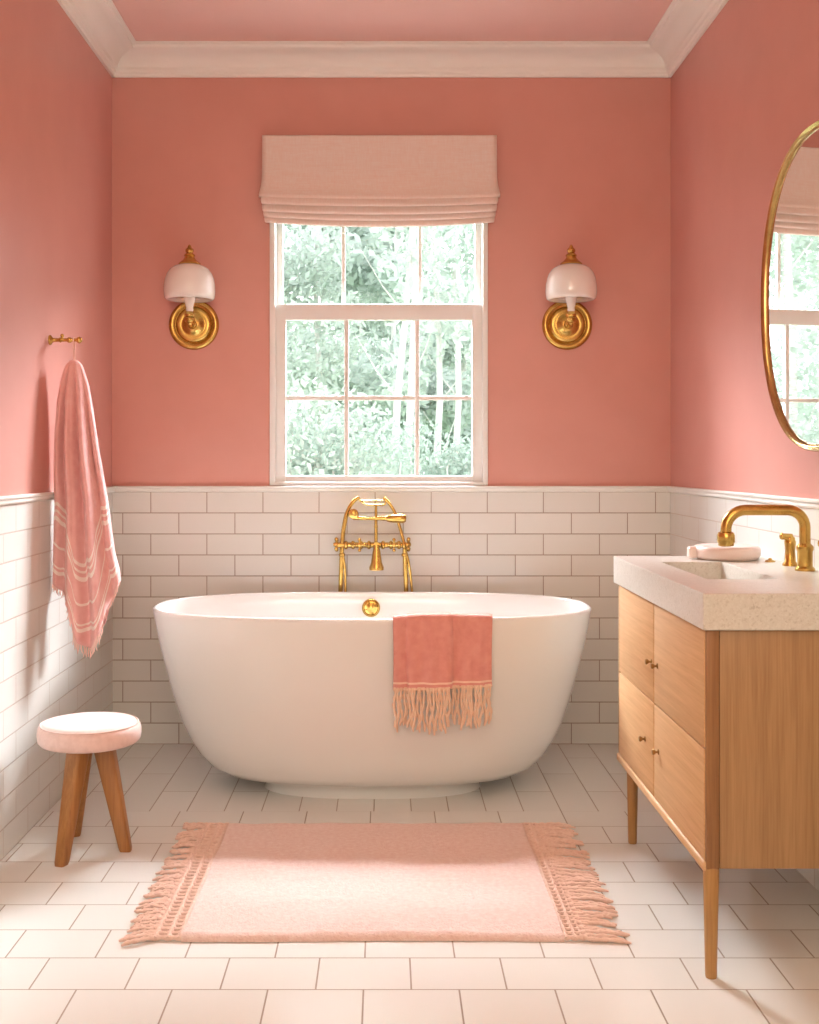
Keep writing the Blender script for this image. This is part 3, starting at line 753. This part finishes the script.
for hy in (3.05, 2.78):
    hx_ = 1.084
    m = MB(); m.lathe([(.020, 0), (.020, .005), (.0145, .012), (.0125, .04), (.015, .060), (.015, .066), (.011, .072)], (hx_, hy, cz1), 'z', 28)
    m.tube([(hx_+.004, hy, cz1+.076), (hx_-.022, hy, cz1+.079)], [.010, .0085], 14)
    m.sphere((hx_-.022, hy, cz1+.079), .0095, (.7,1,1)); m.sphere((hx_, hy, cz1+.072), .013, (1,1,.7))
    m.build('lever_handle', BRASS, bt)
m = MB(); m.lathe([(.014, 0), (.014, .003), (.006, .006), (.004, .010), (0, .011)], (X(781, 3.17)-.03, 3.17, cz1), 'z', 20); m.build('drain_pull', BRASS, bt)
# soap dish
sx_, sy_ = .978, 3.262
sd = empty('soap_dish', (sx_, sy_, cz1), 'pale pink round soap dish on the stone countertop under the basin tap', 'dish')
m = MB(); m.lathe([(.076, 0), (.086, .002), (.0915, .010), (.093, .022), (.092, .032), (.088, .0375), (.080, .0395), (.070, .0385), (.0, .0375)], (sx_, sy_, cz1), 'z', 56); m.build('dish', SOAPM, sd, angle=70)
m = MB(); m.box((sx_-.112, sy_-.016, cz1+.003), (sx_-.082, sy_+.016, cz1+.036), .008, 4); m.build('tab_handle', SOAPM, sd)

# ================================================================ MIRROR
tilt = math.radians(6.0)
mcd = 2.80; mcx = (819-CX)/F*mcd; ma, mb_ = .304, .404; mcz = EYE + (CY-286.5)*mcd/F
mr = empty('oval_mirror', (mcx, mcd, mcz), 'oval wall mirror in a thin brass frame on the pink right wall', 'mirror')
tang = Vector((-math.sin(tilt), math.cos(tilt), 0)); nor = Vector((-math.cos(tilt), -math.sin(tilt), 0)); upv = Vector((0,0,1)); cc = Vector((mcx, mcd, mcz))
def oval(sa, sb, off, n=96, e=2.25):
    out = []
    for k in range(n):
        a = 2*PI*k/n; c, s = math.cos(a), math.sin(a)
        out.append(tuple(cc + tang*(sa*math.copysign(abs(c)**(2/e), c)) + upv*(sb*math.copysign(abs(s)**(2/e), s)) + nor*off))
    return out
m = MB(); m.loft([oval(ma-.012, mb_-.012, -.001), oval(ma-.012, mb_-.012, .004)], True, True, True); m.build('mirror_glass', SILVER, mr, angle=30)
m = MB(); rings = []
prof = [(-.018, -.004), (-.018, .007), (-.014, .013), (-.010, .015), (-.007, .012), (-.004, .014), (0, .009), (.002, .002), (0, -.014), (-.006, -.018), (-.012, -.014)]
m.loft([oval(ma+a, mb_+a, b) for a, b in prof]+[oval(ma+prof[0][0], mb_+prof[0][0], prof[0][1])], True); m.build('frame', DBRASS, mr, angle=40)
m = MB()   # wall bracket holding the tilted mirror
p0 = cc+tang*.1-nor*.005; m.tube([p0, (XR, p0.y, p0.z)], .012, 12); m.lathe([(.035, 0), (.035, -.006), (.02, -.010)], (XR, p0.y, p0.z), 'x', 24)
m.build('bracket', DBRASS, mr)

# ================================================================ OUTDOORS
GZ = -1.0
m = MB(); m.box((-30, D+T+.3, GZ-.1), (30, 60, GZ)); tag(m.build('lawn', GRASS, smooth=False), kind='structure')
def leaves(m, blobs, n, size):
    bm = m.bm
    tot = sum(b[3]*b[4]*b[5] for b in blobs)
    for (x, y, z, a, b, c) in blobs:
        for _ in range(max(20, int(n*a*b*c/tot))):
            while True:
                p = Vector((random.uniform(-1,1), random.uniform(-1,1), random.uniform(-1,1)))
                if .25 < p.length < 1: break
            q = Vector((x+p.x*a, y+p.y*b, z+p.z*c)); s_ = size*random.uniform(.6, 1.3)
            t1 = Vector((random.gauss(0,1), random.gauss(0,1), random.gauss(0,1))).normalized(); t2 = t1.orthogonal().normalized()
            v = [bm.verts.new(q+t1*s_), bm.verts.new(q+t2*s_*.55), bm.verts.new(q-t1*s_), bm.verts.new(q-t2*s_*.55)]
            bm.faces.new(v)
def tree(px, d, h, label, lm, spread=1.6, n=2600, size=.11, group='trees beyond the window', lean=.0, r=.09, low=.28, nb=9):
    x = X(px, d)
    t = empty('birch_tree', (x, d, GZ), label, 'tree', group)
    m = MB(); pts = [(x+lean*k/8+.05*math.sin(k*1.3+px), d, GZ+h*k/8) for k in range(9)]
    m.tube(pts, [r*(1-.09*k) for k in range(9)], 10)
    for k in range(2, 8):
        a = random.uniform(0, 2*PI); p = Vector(pts[k]); q = p+Vector((math.cos(a)*spread*.55, math.sin(a)*spread*.4, h*.1)); m.tube([p, (p+q)/2+Vector((0,0,-.05)), q], [r*.2, r*.14, r*.06], 6)
    m.build('trunk', BARK, t)
    m = MB(); bl = []
    for k in range(nb):
        zz3 = GZ+h*(low+(1-low)*random.random()); bl.append((x+lean*.6+random.uniform(-1,1)*spread*.7, d+random.uniform(-.6,.6)*spread, zz3, spread*random.uniform(.4,.7), spread*.5, random.uniform(.5, 1.0)))
    leaves(m, bl, n, size); m.build('crown', lm, t, smooth=False)
tree(391, 13.0, 7.5, 'slim pale birch leaning behind the middle of the window', LEAFA, 1.0, 1500, .07, lean=.3, r=.055, low=.45)
tree(411, 15.4, 8.5, 'straight pale birch right of centre through the window', LEAFA, 1.0, 1500, .08, r=.065, low=.5)
tree(437, 17.8, 8.0, 'pale birch trunk behind the lower right window panes', LEAFA, 1.0, 1500, .08, r=.07, low=.45)
tree(456, 20.2, 8.5, 'rightmost slim pale birch seen through the window', LEAFC, 1.1, 1500, .09, r=.075, low=.5)
tree(318, 22.6, 8.0, 'leafy hazy tree behind the left window panes', LEAFA, 1.3, 3600, .09, low=.1)
for px, d, lm, lab in ((325, 27, LEAFC, 'distant hazy tree far left through the window'), (395, 32, LEAFC, 'distant hazy tree behind the pale birches at centre'), (465, 37, LEAFC, 'distant hazy tree far right through the window'), (362, 42, LEAFC, 'distant hazy tree left of the pale birches'), (432, 47, LEAFC, 'farthest distant hazy tree right of the pale birches')):
    tree(px, d, 9.5+(d-27)*.12, lab, lm, 2.1+(d-27)*.03, 9000, .15, group='distant trees', r=.12, low=.04, nb=18)
for x_, d, lab in ((-4.5, 12, 'nearest hazy tree reflected in the oval mirror'), (-6.6, 15.5, 'middle hazy tree reflected in the oval mirror'), (-9.2, 19.5, 'farthest hazy tree reflected in the oval mirror')):
    tree(CX+x_*F/d, d, 7.5+d*.08, lab, LEAFA, 1.5, 10000, .055, group='trees seen in the mirror', r=.08, low=.10, nb=14)
def shrub(px, d, h, w, label):
    x = X(px, d); t = empty('shrub', (x, d, GZ), label, 'shrub', 'shrubs beyond the window')
    m = MB()
    for k in range(7): a = k*2*PI/7; m.tube([(x, d, GZ), (x+w*.3*math.cos(a), d+w*.3*math.sin(a), GZ+h*.5), (x+w*.5*math.cos(a), d+w*.4*math.sin(a), GZ+h*.8)], [.03,.02,.008], 6)
    m.build('stem', BARK, t)
    m = MB(); bl = [(x+random.uniform(-.6,.6)*w, d+random.uniform(-.4,.4)*w, GZ+h*random.uniform(.3,.85), w*.45, w*.4, h*.22) for _ in range(12)]
    leaves(m, bl, 9000, .034); m.build('foliage', LEAFB, t, smooth=False)
shrub(305, 9.0, 2.65, .8, 'green shrub behind the lower left window pane')
shrub(372, 10.6, 2.6, .85, 'green shrub behind the lower middle window pane')
shrub(455, 12.2, 2.55, .95, 'green shrub behind the lower right window pane')

# ================================================================ LIGHT
W = bpy.data.worlds.new('sky'); S.world = W; W.use_nodes = True; nt = W.node_tree
bg = nt.nodes['Background']; bg.inputs[0].default_value = (.93,.97,1.0,1); bg.inputs[1].default_value = 3.5
def area(name, loc, target, sx, sy, power, color, portal=False):
    l = bpy.data.lights.new(name, 'AREA'); l.shape = 'RECTANGLE'; l.size = sx; l.size_y = sy; l.energy = power; l.color = color
    if portal: l.cycles.is_portal = True
    o = bpy.data.objects.new(name, l); o.location = loc
    o.rotation_euler = (Vector(target)-Vector(loc)).to_track_quat('-Z', 'Y').to_euler(); col.objects.link(o); return o
area('window_portal', (0, D+.13, 1.5), (0, 0, 1.5), .84, 1.0, 1, (1,1,1), True)
area('daylight', (.1, 6.6, 4.6), (-.05, 4.4, 1.3), 3.6, 1.6, 270, (.89,.96,1.0))
area('daylight', (3.3, 8.6, 4.9), (0, 4.4, 1.5), 4.0, 2.0, 270, (.89,.96,1.0))
area('daylight', (-3.3, 8.6, 4.9), (0, 4.4, 1.5), 4.0, 2.0, 260, (.89,.96,1.0))
for o in col.objects:
    if o.type == 'LIGHT' and o.name.startswith('daylight'): o.data.spread = math.radians(50)
area('fill_light', (0.0, 1.1, 2.62), (0, 1.1, 0), .9, .9, 11, (1.0,.80,.50))  # added warm fill under the ceiling, no fixture there
area('fill_light', (0.0, -.6, 2.0), (0, 3.0, .3), 1.9, 1.1, 33, (1.0,.91,.71))  # added unseen fill from behind the camera, aimed at the tub side

# ================================================================ CAMERA
cam = bpy.data.cameras.new('camera'); co = bpy.data.objects.new('camera', cam); col.objects.link(co)
co.location = (0, 0, EYE); co.rotation_euler = (PI/2, 0, 0)
cam.sensor_width = 36; cam.lens = F/1024*36; cam.sensor_fit = 'AUTO'
cam.shift_x = (409.5-CX)/1024; cam.shift_y = -(512-CY)/1024
cam.clip_start = .05
S.camera = co
S.view_settings.view_transform = 'Standard'; S.view_settings.look = 'None'; S.view_settings.gamma = 1; S.view_settings.use_curve_mapping = False
S.view_settings.exposure = 0.12
